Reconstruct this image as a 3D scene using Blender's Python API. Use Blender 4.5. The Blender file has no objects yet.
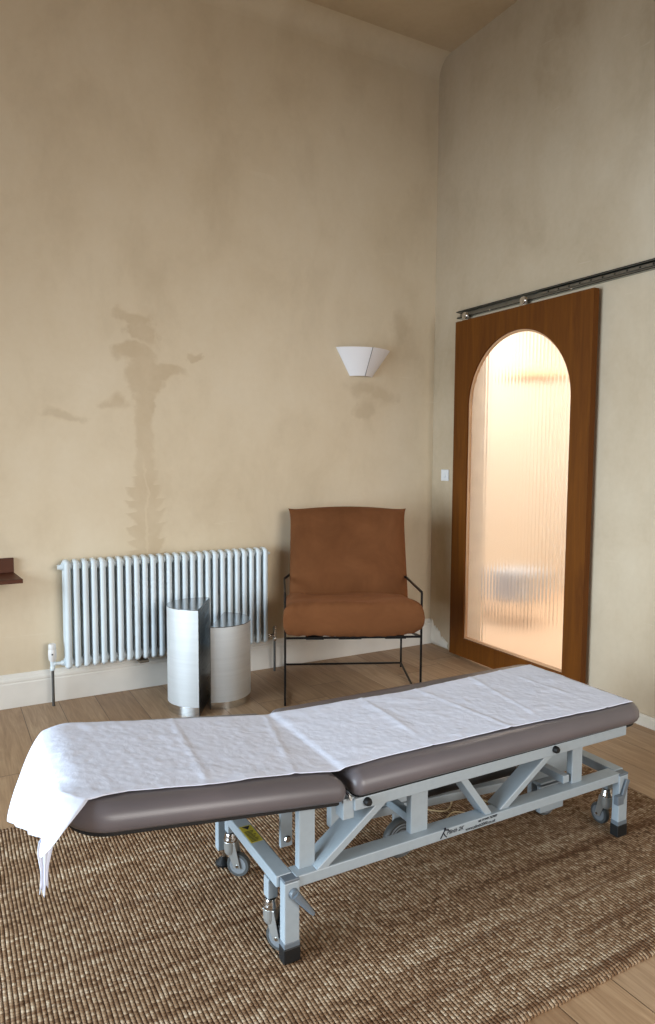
import bpy, bmesh, math, random
from mathutils import Vector, Matrix, noise
PI = math.pi
random.seed(7)
S = bpy.context.scene
COL = S.collection

# ------------------------------------------------------------------ camera, light, exposure
CAM = Vector((-3.2289, -4.2101, 1.42))
cd = bpy.data.cameras.new('camera'); cam = bpy.data.objects.new('camera', cd); COL.objects.link(cam)
Rm = Matrix(((0.8748373, 0.0344765, -0.4831883),
             (-0.4843867, 0.0733731, -0.8717717),
             (0.0053973, 0.9967085, 0.0808895)))
cam.matrix_world = Matrix.Translation(CAM) @ Rm.to_4x4()
cd.sensor_fit = 'VERTICAL'; cd.sensor_height = 24.0; cd.lens = 24.0 * 701.0 / 1024.0
cd.clip_start = 0.05
S.camera = cam

S.view_settings.view_transform = 'Standard'
S.view_settings.look = 'None'
S.view_settings.gamma = 1.0
S.view_settings.use_curve_mapping = False
S.view_settings.exposure = 0.0
S.cycles.use_denoising = True
S.cycles.max_bounces = 8
S.cycles.caustics_reflective = False

W = bpy.data.worlds.new('world'); S.world = W; W.use_nodes = True
W.node_tree.nodes['Background'].inputs[0].default_value = (0.62, 0.78, 1.0, 1)
W.node_tree.nodes['Background'].inputs[1].default_value = 1.0

def area(name, loc, target, sx, sy, power, color, spread=PI):
    l = bpy.data.lights.new(name, 'AREA'); l.shape = 'RECTANGLE'; l.size = sx; l.size_y = sy
    l.energy = power; l.color = color; l.spread = spread
    o = bpy.data.objects.new(name, l); COL.objects.link(o); o.location = loc
    o.rotation_euler = (Vector(target) - Vector(loc)).to_track_quat('-Z', 'Y').to_euler()
    return o
# daylight coming through the window of the left wall, and through the window behind the camera
area('window_light_left', (-6.32, -2.5, 1.30), (-4.6, -2.5, .90), 3.4, 2.1, 124, (0.73, 0.88, 1.0), 1.5)
area('window_light_front', (-1.5, -6.42, 1.8), (-2.0, -4.0, 1.2), 2.4, 2.2, 42, (1.0, 0.94, 0.87), 1.5)
# warm lamp of the room beyond the glazed door
area('hall_lamp', (1.2, -0.3, 2.95), (1.2, -0.3, 0), 2.0, 2.4, 72, (1.0, 0.94, 0.88))

# ------------------------------------------------------------------ materials
def lin(c):
    return tuple(((x / 255) / 12.92 if x / 255 <= 0.04045 else ((x / 255 + 0.055) / 1.055) ** 2.4) for x in c) + (1,)

class NT:
    def __init__(s, name):
        s.m = bpy.data.materials.new(name); s.m.use_nodes = True
        s.t = s.m.node_tree; s.n = s.t.nodes; s.l = s.t.links
        s.b = s.n['Principled BSDF']
    def node(s, t, **k):
        x = s.n.new(t)
        for a, v in k.items(): setattr(x, a, v)
        return x
    def put(s, sock, v):
        if isinstance(v, bpy.types.NodeSocket): s.l.new(v, sock)
        elif v is not None: sock.default_value = v
    def math(s, op, a, b=None, c=None):
        x = s.node('ShaderNodeMath', operation=op)
        s.put(x.inputs[0], a); s.put(x.inputs[1], b); s.put(x.inputs[2], c)
        return x.outputs[0]
    def coord(s):
        g = s.node('ShaderNodeNewGeometry'); return g.outputs['Position']
    def obj(s):
        return s.node('ShaderNodeTexCoord').outputs['Object']
    def sep(s, v):
        x = s.node('ShaderNodeSeparateXYZ'); s.l.new(v, x.inputs[0]); return x.outputs
    def comb(s, a, b, c):
        x = s.node('ShaderNodeCombineXYZ')
        for i, v in enumerate((a, b, c)): s.put(x.inputs[i], v)
        return x.outputs[0]
    def mapping(s, v, scale=(1, 1, 1), rot=(0, 0, 0)):
        x = s.node('ShaderNodeMapping'); s.l.new(v, x.inputs[0]); x.inputs['Scale'].default_value = scale
        x.inputs['Rotation'].default_value = rot; return x.outputs[0]
    def noise(s, v, scale, detail=4, rough=.5, dist=0, out='Fac'):
        x = s.node('ShaderNodeTexNoise'); s.l.new(v, x.inputs['Vector'])
        x.inputs['Scale'].default_value = scale; x.inputs['Detail'].default_value = detail
        x.inputs['Roughness'].default_value = rough; x.inputs['Distortion'].default_value = dist
        return x.outputs[out]
    def ramp(s, f, stops):
        x = s.node('ShaderNodeValToRGB'); s.put(x.inputs[0], f); e = x.color_ramp.elements
        while len(e) < len(stops): e.new(0.5)
        for i, (p, c) in enumerate(stops): e[i].position = p; e[i].color = c
        return x.outputs[0]
    def mix(s, f, a, b, mode='MIX'):
        x = s.node('ShaderNodeMix', data_type='RGBA', blend_type=mode)
        s.put(x.inputs[0], f); s.put(x.inputs[6], a); s.put(x.inputs[7], b); return x.outputs[2]
    def smooth(s, v, a, b):
        x = s.node('ShaderNodeMapRange', interpolation_type='SMOOTHSTEP')
        s.put(x.inputs[0], v); x.inputs[1].default_value = a; x.inputs[2].default_value = b
        return x.outputs[0]
    def bump(s, h, strength, dist):
        x = s.node('ShaderNodeBump'); x.inputs['Strength'].default_value = strength
        x.inputs['Distance'].default_value = dist; s.l.new(h, x.inputs['Height'])
        s.l.new(x.outputs[0], s.b.inputs['Normal']); return x
    def done(s, color=None, rough=None, metal=None, spec=None):
        s.put(s.b.inputs['Base Color'], color); s.put(s.b.inputs['Roughness'], rough)
        s.put(s.b.inputs['Metallic'], metal); s.put(s.b.inputs['Specular IOR Level'], spec)
        return s.m

def simple(name, c, rough=.5, metal=0, spec=.5, bscale=40, bstr=.05, var=.06):
    n = NT(name); p = n.obj()
    a = lin(c); dk = tuple(x * (1 - var) for x in a[:3]) + (1,); lt = tuple(min(1, x * (1 + var)) for x in a[:3]) + (1,)
    f = n.noise(p, bscale, 3)
    n.bump(f, bstr, .002)
    return n.done(n.ramp(n.noise(p, bscale * .25, 3), [(.3, dk), (.7, lt)]), rough, metal, spec)

def plaster(name, base, light, dark, stains=None, axis='x'):
    n = NT(name); p = n.coord(); x, y, z = n.sep(p)
    big = n.noise(p, .7, 4, .5, .2)
    mid = n.noise(n.mapping(p, (1.0, 1.0, .6)), 2.2, 6, .62, .25)
    fine = n.noise(p, 26, 5, .6)
    c = n.ramp(big, [(.30, dark), (.52, base), (.74, light)])
    c2 = n.ramp(mid, [(.34, tuple(v * .90 for v in dark[:3]) + (1,)), (.5, base), (.68, light)])
    c = n.mix(.38, c, c2)
    c = n.mix(.10, c, n.ramp(fine, [(.3, dark), (.7, light)]))
    # fine pale trowel scratches
    sc = n.noise(n.mapping(p, (1.2, 1.2, 9), (0, .5, 0)), 2.0, 3, .5, .4)
    c = n.mix(n.math('MULTIPLY', n.smooth(sc, .70, .73), .25), c, light)
    if stains: c = stains(n, c, x, z)
    n.bump(n.math('ADD', n.math('MULTIPLY', mid, .6), n.math('MULTIPLY', fine, .12)), .10, .012)
    return n.done(c, n.math('ADD', n.math('MULTIPLY', mid, .25), .6), 0, .3)

def back_stains(n, c, x, z):
    p = n.coord()
    dn = n.noise(p, 9, 4, .6); dn2 = n.noise(n.mapping(p, (1, 1, 1), (0, 0, 0)), 4.2, 3, .5)
    jx = n.math('ADD', x, n.math('MULTIPLY', n.math('SUBTRACT', dn, .5), .26))
    jz = n.math('ADD', z, n.math('MULTIPLY', n.math('SUBTRACT', dn2, .5), .28))
    def ell(cx, cz, rx, rz, soft=.24):
        a = n.math('DIVIDE', n.math('SUBTRACT', jx, cx), rx); b = n.math('DIVIDE', n.math('SUBTRACT', jz, cz), rz)
        d = n.math('SQRT', n.math('ADD', n.math('MULTIPLY', a, a), n.math('MULTIPLY', b, b)))
        return n.math('SUBTRACT', 1.0, n.smooth(d, 1 - soft, 1 + soft))
    # main patch: two blobs, a neck, then a fishbone trail towards the radiator
    m = ell(-2.19, 2.22, .11, .055)
    for a in ((-2.13, 2.13, .10, .08), (-2.20, 1.99, .13, .06), (-2.05, 1.93, .17, .05), (-2.16, 1.87, .11, .09), (-2.14, 1.72, .06, .14), (-2.32, 1.72, .07, .04, .5),
              (-1.83, 2.02, .05, .03, .3)):
        m = n.math('MAXIMUM', m, ell(*a))
    # trail: half width grows in saw teeth
    saw = n.math('FRACT', n.math('ADD', n.math('MULTIPLY', z, 13.0), n.math('MULTIPLY', dn2, 2.2)))
    low = n.smooth(z, 1.42, 1.15)
    wd = n.math('ADD', .048, n.math('MULTIPLY', n.math('ADD', .012, n.math('MULTIPLY', saw, .06)), low))
    ax = n.math('ABSOLUTE', n.math('SUBTRACT', n.math('ADD', x, n.math('MULTIPLY', n.math('SUBTRACT', dn, .5), .10)),
                                   n.math('ADD', -2.136, n.math('MULTIPLY', z, -.008))))
    tr = n.math('SUBTRACT', 1.0, n.smooth(n.math('SUBTRACT', ax, wd), -.012, .018))
    tr = n.math('MULTIPLY', tr, n.smooth(z, 1.92, 1.86))
    m = n.math('MAXIMUM', m, n.math('MULTIPLY', tr, .85))
    # pale spine down the middle of the fishbone
    spine = n.math('MULTIPLY', n.math('SUBTRACT', 1.0, n.smooth(ax, .004, .012)), n.smooth(z, 1.45, 1.3))
    m = n.math('SUBTRACT', m, n.math('MULTIPLY', spine, .5))
    m2 = ell(-2.60, 1.64, .09, .028, .5)
    for a in ((-.62, 1.88, .13, .06, .5), (-.46, 1.83, .10, .07, .5), (-.60, 1.74, .08, .05, .5), (-.30, 2.32, .07, .10, .6)):
        m2 = n.math('MAXIMUM', m2, ell(*a))
    m = n.math('MULTIPLY', m, n.math('ADD', .6, n.math('MULTIPLY', n.smooth(n.noise(p, 7, 4, .6), .3, .7), .4)))
    c = n.mix(n.math('MULTIPLY', n.math('MAXIMUM', m, 0.0), .60), c, lin((190, 168, 136)))
    c = n.mix(n.math('MULTIPLY', m2, .36), c, lin((176, 154, 122)))
    return c

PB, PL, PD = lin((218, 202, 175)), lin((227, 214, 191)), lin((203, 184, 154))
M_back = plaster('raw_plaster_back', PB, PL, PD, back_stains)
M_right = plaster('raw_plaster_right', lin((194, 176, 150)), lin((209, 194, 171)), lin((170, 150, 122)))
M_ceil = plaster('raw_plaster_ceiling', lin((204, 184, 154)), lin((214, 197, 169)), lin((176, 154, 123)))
M_cream = simple('hall_plaster', (242, 232, 218), .8)
M_hallfloor = simple('hall_floor', (236, 208, 180), .5)

def wood_floor():
    n = NT('oak_plank_floor'); p = n.coord(); x, y, z = n.sep(p)
    PW = .200
    u = n.math('DIVIDE', n.math('ADD', x, 5.872), PW)
    row = n.math('FLOOR', u); fu = n.math('FRACT', u)
    wn = n.node('ShaderNodeTexWhiteNoise', noise_dimensions='1D'); n.l.new(row, wn.inputs['W'])
    v = n.math('DIVIDE', n.math('ADD', y, n.math('MULTIPLY', wn.outputs['Value'], 1.9)), 1.9)
    cell = n.math('FLOOR', v); fv = n.math('FRACT', v)
    w2 = n.node('ShaderNodeTexWhiteNoise', noise_dimensions='2D'); n.l.new(n.comb(row, cell, 0), w2.inputs['Vector'])
    rnd = w2.outputs['Value']
    gx = n.math('MINIMUM', fu, n.math('SUBTRACT', 1.0, fu)); gy = n.math('MINIMUM', fv, n.math('SUBTRACT', 1.0, fv))
    gap = n.math('MINIMUM', n.smooth(gx, .003, .012), n.smooth(gy, .0004, .0018))
    off = n.math('MULTIPLY', rnd, 37.0)
    q = n.comb(n.math('ADD', x, off), n.math('ADD', y, off), off)
    g1 = n.noise(n.mapping(q, (14, 1.1, 1)), 2.2, 6, .6, 1.6)
    g2 = n.noise(n.mapping(q, (60, 2.2, 1)), 2.5, 4, .6)
    kn = n.noise(n.mapping(q, (3, 1.5, 1)), 2.0, 2)
    c = n.ramp(g1, [(.28, lin((140, 112, 85))), (.52, lin((168, 139, 110))), (.75, lin((190, 163, 133)))])
    c = n.mix(.22, c, n.ramp(g2, [(.35, lin((130, 100, 72))), (.65, lin((198, 172, 140)))]))
    c = n.mix(n.smooth(kn, .70, .78), c, lin((120, 88, 60)))
    tint = n.ramp(rnd, [(0, lin((228, 218, 208))), (.5, lin((246, 240, 232))), (1, (1, 1, 1, 1))])
    c = n.mix(1.0, c, tint, 'MULTIPLY')
    c = n.mix(gap, lin((84, 62, 44)), c)
    h = n.math('ADD', n.math('MULTIPLY', gap, .8), n.math('MULTIPLY', g2, .12))
    n.bump(h, .35, .003)
    return n.done(c, n.math('ADD', n.math('MULTIPLY', g2, .16), .36), 0, .45)
M_floor = wood_floor()

def rug_mat():
    n = NT('woven_jute'); p = n.coord(); x, y, z = n.sep(p)
    wob = n.math('MULTIPLY', n.math('SUBTRACT', n.noise(p, 3.0, 3), .5), .016)
    xx = n.math('ADD', x, wob)
    yy = n.math('ADD', y, n.math('MULTIPLY', n.math('SUBTRACT', n.noise(p, 2.0, 3), .5), .03))
    cords = n.math('ABSOLUTE', n.math('SINE', n.math('MULTIPLY', xx, PI / .0120)))
    colid = n.math('FLOOR', n.math('DIVIDE', xx, .0120))
    wn = n.node('ShaderNodeTexWhiteNoise', noise_dimensions='1D'); n.l.new(colid, wn.inputs['W'])
    yk = n.math('ADD', n.math('DIVIDE', yy, .0105), n.math('MULTIPLY', wn.outputs['Value'], .9))
    knots = n.math('ABSOLUTE', n.math('SINE', n.math('MULTIPLY', yk, PI)))
    h = n.math('MULTIPLY', n.math('POWER', cords, .6), n.math('ADD', .66, n.math('MULTIPLY', n.math('POWER', knots, .7), .34)))
    cell = n.comb(colid, n.math('FLOOR', yk), 0)
    w2 = n.node('ShaderNodeTexWhiteNoise', noise_dimensions='2D'); n.l.new(cell, w2.inputs['Vector'])
    # irregular weft bands running across the rug
    band = n.noise(n.mapping(n.comb(x, yy, 0), (.35, 9, 1)), 1.0, 4, .65, .3)
    band2 = n.noise(n.mapping(n.comb(x, yy, 0), (1.3, 34, 1)), 1.0, 3, .6, .2)
    f = n.math('ADD', n.math('MULTIPLY', band, .62), n.math('ADD', n.math('MULTIPLY', band2, .28), n.math('MULTIPLY', w2.outputs['Value'], .30)))
    c = n.ramp(f, [(.36, lin((92, 67, 47))), (.51, lin((136, 107, 81))), (.65, lin((160, 133, 106))), (.84, lin((202, 182, 156)))])
    seam = n.noise(n.mapping(n.comb(x, yy, 0), (.5, 12, 1)), 1.3, 2, .5)
    sm = n.math('MULTIPLY', n.smooth(seam, .60, .64), n.math('SUBTRACT', 1.0, n.smooth(seam, .66, .70)))
    c = n.mix(n.math('MULTIPLY', sm, .55), c, lin((92, 60, 38)))
    c = n.mix(n.smooth(h, .25, .72), lin((66, 46, 34)), c)
    fib = n.noise(p, 260, 3, .7)
    n.bump(n.math('ADD', h, n.math('MULTIPLY', fib, .28)), .95, .006)
    return n.done(c, .95, 0, .1)
M_rug = rug_mat()

def wood(name, a, b, rough=.4, axis='z', sc=1.0):
    n = NT(name); p = n.coord()
    s = {'z': (9, 9, .7), 'x': (.7, 9, 9), 'y': (9, .7, 9)}[axis]
    g = n.noise(n.mapping(p, s), 2.2 * sc, 6, .62, .8)
    g2 = n.noise(n.mapping(p, tuple(k * 5 for k in s)), 2.0, 3)
    c = n.ramp(g, [(.3, lin(a)), (.7, lin(b))])
    c = n.mix(.2, c, n.ramp(g2, [(.3, lin(a)), (.7, lin(b))]))
    n.bump(g2, .08, .001)
    return n.done(c, rough, 0, .2)
M_door = wood('stained_door_veneer', (84, 43, 3), (110, 62, 9), .6)
M_shelf = wood('dark_shelf_wood', (66, 34, 20), (96, 54, 34), .4, 'x')
M_white = simple('radiator_enamel', (216, 227, 233), .28, 0, .5, 60, .02, .02)
M_skirt = simple('skirting_paint', (232, 228, 220), .5, 0, .4, 30, .04, .04)
M_frame = simple('pale_grey_powder_coat', (150, 160, 167), .38, 0, .5, 200, .03, .03)
M_cap = simple('grey_plastic', (98, 106, 114), .45, 0, .5, 100, .03, .04)
M_black = simple('black_rubber', (16, 16, 17), .55, 0, .4, 80, .06, .1)
M_blackmetal = simple('black_steel', (20, 18, 18), .4, .6, .5, 80, .03, .1)
M_tyre = simple('grey_tyre', (112, 116, 120), .5, 0, .4, 90, .04, .05)
M_tyred = simple('dark_grey_tyre', (66, 68, 68), .5, 0, .4, 90, .04, .05)
M_fork = simple('zinc_plated_steel', (176, 178, 176), .34, .7, .5, 60, .02, .05)
M_chrome = simple('chrome', (205, 205, 205), .16, 1, .5, 60, .01, .03)
M_rail = simple('zinc_rail', (140, 142, 140), .32, 1, .5, 90, .05, .1)
M_pipe = simple('pipe_steel', (110, 112, 112), .35, .9, .5, 90, .03, .05)
M_plastic = simple('white_plastic', (226, 226, 226), .35, 0, .5, 60, .01, .01)
M_yellow = simple('yellow_sticker', (176, 160, 40), .5)
M_ink = simple('black_print', (22, 24, 34), .6, 0, .3)
M_brick = simple('dusty_bracket', (104, 92, 78), .8)
M_greybox = simple('pale_grey_felt', (206, 208, 212), .9)

def vinyl():
    n = NT('taupe_vinyl'); p = n.obj()
    v = n.node('ShaderNodeTexVoronoi'); n.l.new(p, v.inputs['Vector']); v.inputs['Scale'].default_value = 420
    lg = n.noise(p, 5, 3)
    n.bump(n.math('ADD', n.math('MULTIPLY', v.outputs['Distance'], .25), lg), .12, .004)
    return n.done(n.ramp(lg, [(.3, lin((92, 87, 90))), (.7, lin((102, 95, 98)))]), .36, 0, .45)
M_vinyl = vinyl()

def velvet():
    n = NT('terracotta_fabric'); p = n.obj()
    lg = n.noise(p, 4, 4, .6, .5); fi = n.noise(p, 380, 2)
    wv = n.noise(n.mapping(p, (1, 1, 3)), 14, 3)
    n.bump(n.math('ADD', n.math('MULTIPLY', fi, .2), wv), .22, .006)
    n.b.inputs['Sheen Weight'].default_value = .25; n.b.inputs['Sheen Roughness'].default_value = .5
    n.b.inputs['Sheen Tint'].default_value = lin((180, 120, 80))
    return n.done(n.ramp(lg, [(.3, lin((94, 57, 31))), (.7, lin((112, 70, 41)))]), .9, 0, .15)
M_velvet = velvet()

def cloth():
    n = NT('white_quilted_sheet'); p = n.obj()
    v = n.node('ShaderNodeTexVoronoi', feature='SMOOTH_F1'); n.l.new(p, v.inputs['Vector']); v.inputs['Scale'].default_value = 46
    wr = n.noise(p, 9, 5, .6, 1.2); cr = n.noise(n.mapping(p, (1.0, .45, 1)), 16, 3, .5, .8)
    h = n.math('ADD', n.math('MULTIPLY', v.outputs['Distance'], .55), n.math('ADD', n.math('MULTIPLY', wr, .9), n.math('MULTIPLY', cr, .5)))
    n.bump(h, .42, .006)
    n.b.inputs['Subsurface Weight'].default_value = .0
    return n.done(lin((217, 222, 238)), .9, 0, .1)
M_sheet = cloth()

def steel(name, rough=.27, tone=(220, 224, 226)):
    n = NT(name); p = n.obj()
    g = n.noise(n.mapping(p, (2, 2, 160)), 3, 3); g2 = n.noise(n.mapping(p, (1, 1, 30)), 2, 3)
    n.bump(g, .05, .0008)
    n.b.inputs['Anisotropic'].default_value = .5
    return n.done(n.ramp(g2, [(.3, lin(tuple(t * .97 for t in tone))), (.7, lin(tone))]),
                  n.math('ADD', n.math('MULTIPLY', g, .14), rough), .8 if rough > .4 else 1.0, .5)
M_steel = steel('brushed_steel', .48)
M_steelt = simple('table_top_steel_reflection_tone', (150, 154, 158), .17, 1, .5, 30, .0, .03)  # same steel, base toned down to stand in for the dark surroundings it reflects
M_steelp = steel('polished_steel', .06)
M_steelm = steel('brushed_steel_dark_reflection', .22, (104, 108, 110))  # flat side of the same steel, its dark reflection put into the base colour

def glass():
    n = NT('fluted_glass')
    n.b.inputs['Transmission Weight'].default_value = 1.0
    n.b.inputs['IOR'].default_value = 1.25
    return n.done((1.0, .995, .98, 1), .20, 0, .5)
M_glass = glass()
def paper():
    n = NT('ribbed_white_shade'); p = n.obj(); x, y, z = n.sep(p)
    n.bump(n.math('SINE', n.math('MULTIPLY', z, 700)), .12, .001)
    return n.done(lin((232, 230, 232)), .8, 0, .2)
M_shade = paper()

# ------------------------------------------------------------------ mesh helpers
def world_of(o):
    m = Matrix.Identity(4)
    while o is not None:
        m = o.matrix_basis @ m; o = o.parent
    return m

class B:
    def __init__(s): s.bm = bmesh.new()
    def poly_prism(s, pts, vec):
        """closed polygon (list of Vector) swept along vec"""
        vec = Vector(vec)
        a = [s.bm.verts.new(p) for p in pts]; b = [s.bm.verts.new(Vector(p) + vec) for p in pts]
        n = len(a)
        s.bm.faces.new(a[::-1]); s.bm.faces.new(b)
        for i in range(n): s.bm.faces.new((a[i], a[(i + 1) % n], b[(i + 1) % n], b[i]))
        return s
    def box(s, x0, x1, y0, y1, z0, z1):
        return s.poly_prism([Vector((x0, y0, z0)), Vector((x1, y0, z0)), Vector((x1, y1, z0)), Vector((x0, y1, z0))], (0, 0, z1 - z0))
    def beam(s, p, q, w, h, up=(0, 0, 1)):
        """rectangular bar from p to q, w across, h along 'up'"""
        p, q = Vector(p), Vector(q); d = (q - p).normalized(); up = Vector(up)
        sd = d.cross(up).normalized(); u = sd.cross(d).normalized()
        pts = [p + sd * (w / 2 * i) + u * (h / 2 * j) for i, j in ((-1, -1), (1, -1), (1, 1), (-1, 1))]
        return s.poly_prism(pts, q - p)
    def loft(s, rings, caps=True, closed=True):
        vs = [[s.bm.verts.new(p) for p in r] for r in rings]; n = len(vs[0])
        for a, b in zip(vs[:-1], vs[1:]):
            for i in range(n if closed else n - 1):
                j = (i + 1) % n
                s.bm.faces.new((a[i], a[j], b[j], b[i]))
        if caps:
            s.bm.faces.new(vs[0][::-1]); s.bm.faces.new(vs[-1])
        return s
    def tube(s, pts, r, n=12, caps=True):
        pts = [Vector(p) for p in pts]; rings = []
        t0 = (pts[1] - pts[0]).normalized()
        ref = Vector((0, 0, 1)) if abs(t0.z) < .9 else Vector((1, 0, 0))
        u = t0.cross(ref).normalized()
        for i, p in enumerate(pts):
            if i == 0: t = pts[1] - pts[0]
            elif i == len(pts) - 1: t = pts[-1] - pts[-2]
            else: t = (pts[i + 1] - p).normalized() + (p - pts[i - 1]).normalized()
            t.normalize(); u = (u - t * u.dot(t)).normalized(); w = t.cross(u)
            rr = r[i] if isinstance(r, (list, tuple)) else r
            k = 1.0
            if 0 < i < len(pts) - 1:
                c = (pts[i + 1] - p).normalized().dot(t); k = 1 / max(c, .6)
            rings.append([p + (u * math.cos(2 * PI * a / n) + w * math.sin(2 * PI * a / n)) * rr * (k if False else 1) for a in range(n)])
        return s.loft(rings, caps)
    def lathe(s, prof, c, axis='z', n=24):
        """prof: (radius, height) pairs; revolved about axis through c"""
        c = Vector(c); rings = []
        for r, h in prof:
            ring = []
            for a in range(n):
                x, y = r * math.cos(2 * PI * a / n), r * math.sin(2 * PI * a / n)
                ring.append(c + {'z': Vector((x, y, h)), 'y': Vector((x, h, y)), 'x': Vector((h, x, y))}[axis])
            rings.append(ring)
        return s.loft(rings)
    def grid(s, f, nu, nv, closed_u=False):
        vs = [[s.bm.verts.new(f(i / nu, j / nv)) for j in range(nv + 1)] for i in range(nu + 1)]
        for i in range(nu):
            for j in range(nv):
                s.bm.faces.new((vs[i][j], vs[i + 1][j], vs[i + 1][j + 1], vs[i][j + 1]))
        return vs
    def done(s, name, mat, parent=None, bevel=0, smooth=False, local=False, seg=2, angle=40, mods=None):
        bmesh.ops.remove_doubles(s.bm, verts=s.bm.verts, dist=1e-6)
        bmesh.ops.recalc_face_normals(s.bm, faces=s.bm.faces)
        org = Vector((0, 0, 0))
        if parent is None and not local:
            lo = [min(v.co[i] for v in s.bm.verts) for i in range(3)]; hi = [max(v.co[i] for v in s.bm.verts) for i in range(3)]
            org = Vector(((lo[0] + hi[0]) / 2, (lo[1] + hi[1]) / 2, lo[2]))
            s.bm.transform(Matrix.Translation(-org))
        elif parent is not None and not local:
            s.bm.transform(world_of(parent).inverted())
        me = bpy.data.meshes.new(name); s.bm.to_mesh(me); s.bm.free()
        me.materials.append(mat)
        o = bpy.data.objects.new(name, me); COL.objects.link(o); o.parent = parent
        o.location = org
        if smooth:
            for p in me.polygons: p.use_smooth = True
            if smooth == 'auto':
                me.set_sharp_from_angle(angle=math.radians(angle))
        if bevel:
            m = o.modifiers.new('bevel', 'BEVEL'); m.width = bevel; m.segments = seg; m.limit_method = 'ANGLE'
            m.angle_limit = math.radians(35)
        return o

def empty(name, loc, label, cat, rz=0, group=None):
    o = bpy.data.objects.new(name, None); COL.objects.link(o); o.location = loc; o.rotation_euler = (0, 0, rz)
    o.empty_display_size = .1
    return tag(o, label, cat, group)
def tag(o, label, cat, group=None):
    o['label'] = label; o['category'] = cat
    if group: o['group'] = group
    return o
def struct(o, label=None):
    o['kind'] = 'structure'
    if label: o['label'] = label
    return o

# ------------------------------------------------------------------ room shell
XL, YF, H = -6.4, -6.5, 4.225
struct(B().box(XL - .2, 3.0, YF - .2, .2, -.12, 0).done('floor', M_floor), 'pale oak plank floor')
b = B(); b.box(XL - .2, 0, 0, .15, 0, H + .1)
# concave plaster cove where the back wall meets the ceiling
def cove(r=.13, n=8):
    pts = [Vector((XL, 0, H)), Vector((XL, 0, H - r))]
    for k in range(1, n):
        a = PI / 2 * k / n
        pts.append(Vector((XL, -r + r * math.cos(a), H - r + r * math.sin(a))))
    pts.append(Vector((XL, -r, H)))
    return pts
b.poly_prism(cove(), (-XL, 0, 0))
struct(b.done('wall_back', M_back, smooth='auto', angle=30), 'raw brown plaster wall with a long damp stain behind the radiator')
# right wall with the doorway opening
b = B()
DY0, DY1, DZ = -1.42, -.40, 2.25
b.box(0, .15, DY1, 0, 0, H + .1); b.box(0, .15, YF, DY0, 0, H + .1); b.box(0, .15, DY0, DY1, DZ, H + .1)
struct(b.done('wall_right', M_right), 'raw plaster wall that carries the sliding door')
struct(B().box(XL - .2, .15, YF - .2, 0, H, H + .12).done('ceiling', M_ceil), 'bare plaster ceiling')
# left wall and the wall behind the camera, each with its window opening
def holed(name, fixed, axis, a0, a1, h0, h1, z0, z1):
    b = B()
    def bx(p, q, zz0, zz1):
        if axis == 'x': b.box(fixed - .15, fixed, p, q, zz0, zz1)
        else: b.box(p, q, fixed - .15, fixed, zz0, zz1)
    bx(a0, h0, 0, H); bx(h1, a1, 0, H); bx(h0, h1, 0, z0); bx(h0, h1, z1, H)
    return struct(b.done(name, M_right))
holed('wall_left', XL, 'x', YF, 0, -4.25, -.75, .20, 2.45)
holed('wall_front', YF, 'y', XL, 0, -2.75, -.25, .65, 2.95)
def window(name, fixed, axis, h0, h1, z0, z1):
    def bx(b, p, q, zz0, zz1):
        if axis == 'x': b.box(fixed - .12, fixed - .06, p, q, zz0, zz1)
        else: b.box(p, q, fixed - .12, fixed - .06, zz0, zz1)
    b = B(); t = .06
    bx(b, h0, h0 + t, z0, z1); bx(b, h1 - t, h1, z0, z1); bx(b, h0 + t, h1 - t, z0, z0 + t); bx(b, h0 + t, h1 - t, z1 - t, z1)
    m = (h0 + h1) / 2; bx(b, m - .02, m + .02, z0 + t, z1 - t)
    struct(b.done(name, M_skirt, bevel=.004))
window('window_1', XL, 'x', -4.25, -.75, .20, 2.45)
window('window_2', YF, 'y', -2.75, -.25, .65, 2.95)
# moulded skirting: profile in (depth, height)
SK = [(0, 0), (.022, 0), (.022, .135), (.019, .142), (.021, .150), (.020, .160), (.013, .168), (.012, .176), (.007, .186), (0, .190)]
b = B(); b.poly_prism([Vector((XL, -d, z)) for d, z in SK], (-XL, 0, 0))
struct(b.done('baseboard_back', M_skirt, bevel=.0015), 'cream moulded skirting board under the radiator')
b = B(); b.poly_prism([Vector((-d, YF, z)) for d, z in [(0, 0), (.018, 0), (.018, .05), (.010, .062), (0, .062)]], (0, DY0 - .12 - YF, 0))
struct(b.done('baseboard_right', simple('dusty_skirting', (206, 196, 180), .7), bevel=.0015), 'low pale skirting right of the sliding door')
# lumpy bare filler left at the foot of the right wall by the corner
b = B()
def fill(u, v):
    y = -.02 - u * .20
    hgt = (.14 * (1 - u) ** 1.3 + .045) * (1 + .35 * noise.noise(Vector((u * 9, 3, 0))))
    return Vector((-.006 * math.sin(PI * v) - .0015, y, .004 + v * hgt))
vs = b.grid(fill, 24, 6)
o = b.done('trim_1', simple('white_filler', (232, 226, 214), .9), smooth=True)
m = o.modifiers.new('s', 'SOLIDIFY'); m.thickness = .003
struct(o, 'patch of white filler at the foot of the right wall')

# painted lining of the doorway
b = B(); b.box(.0005, .1495, DY1 - .012, DY1 - .0005, .002, DZ - .013); b.box(.0005, .1495, DY0 + .0005, DY0 + .012, .002, DZ - .013)
b.box(.0005, .1495, DY0 + .0005, DY1 - .0005, DZ - .0125, DZ - .0005)
struct(b.done('trim_2', M_cream), 'pale lining of the doorway behind the glass')
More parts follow.
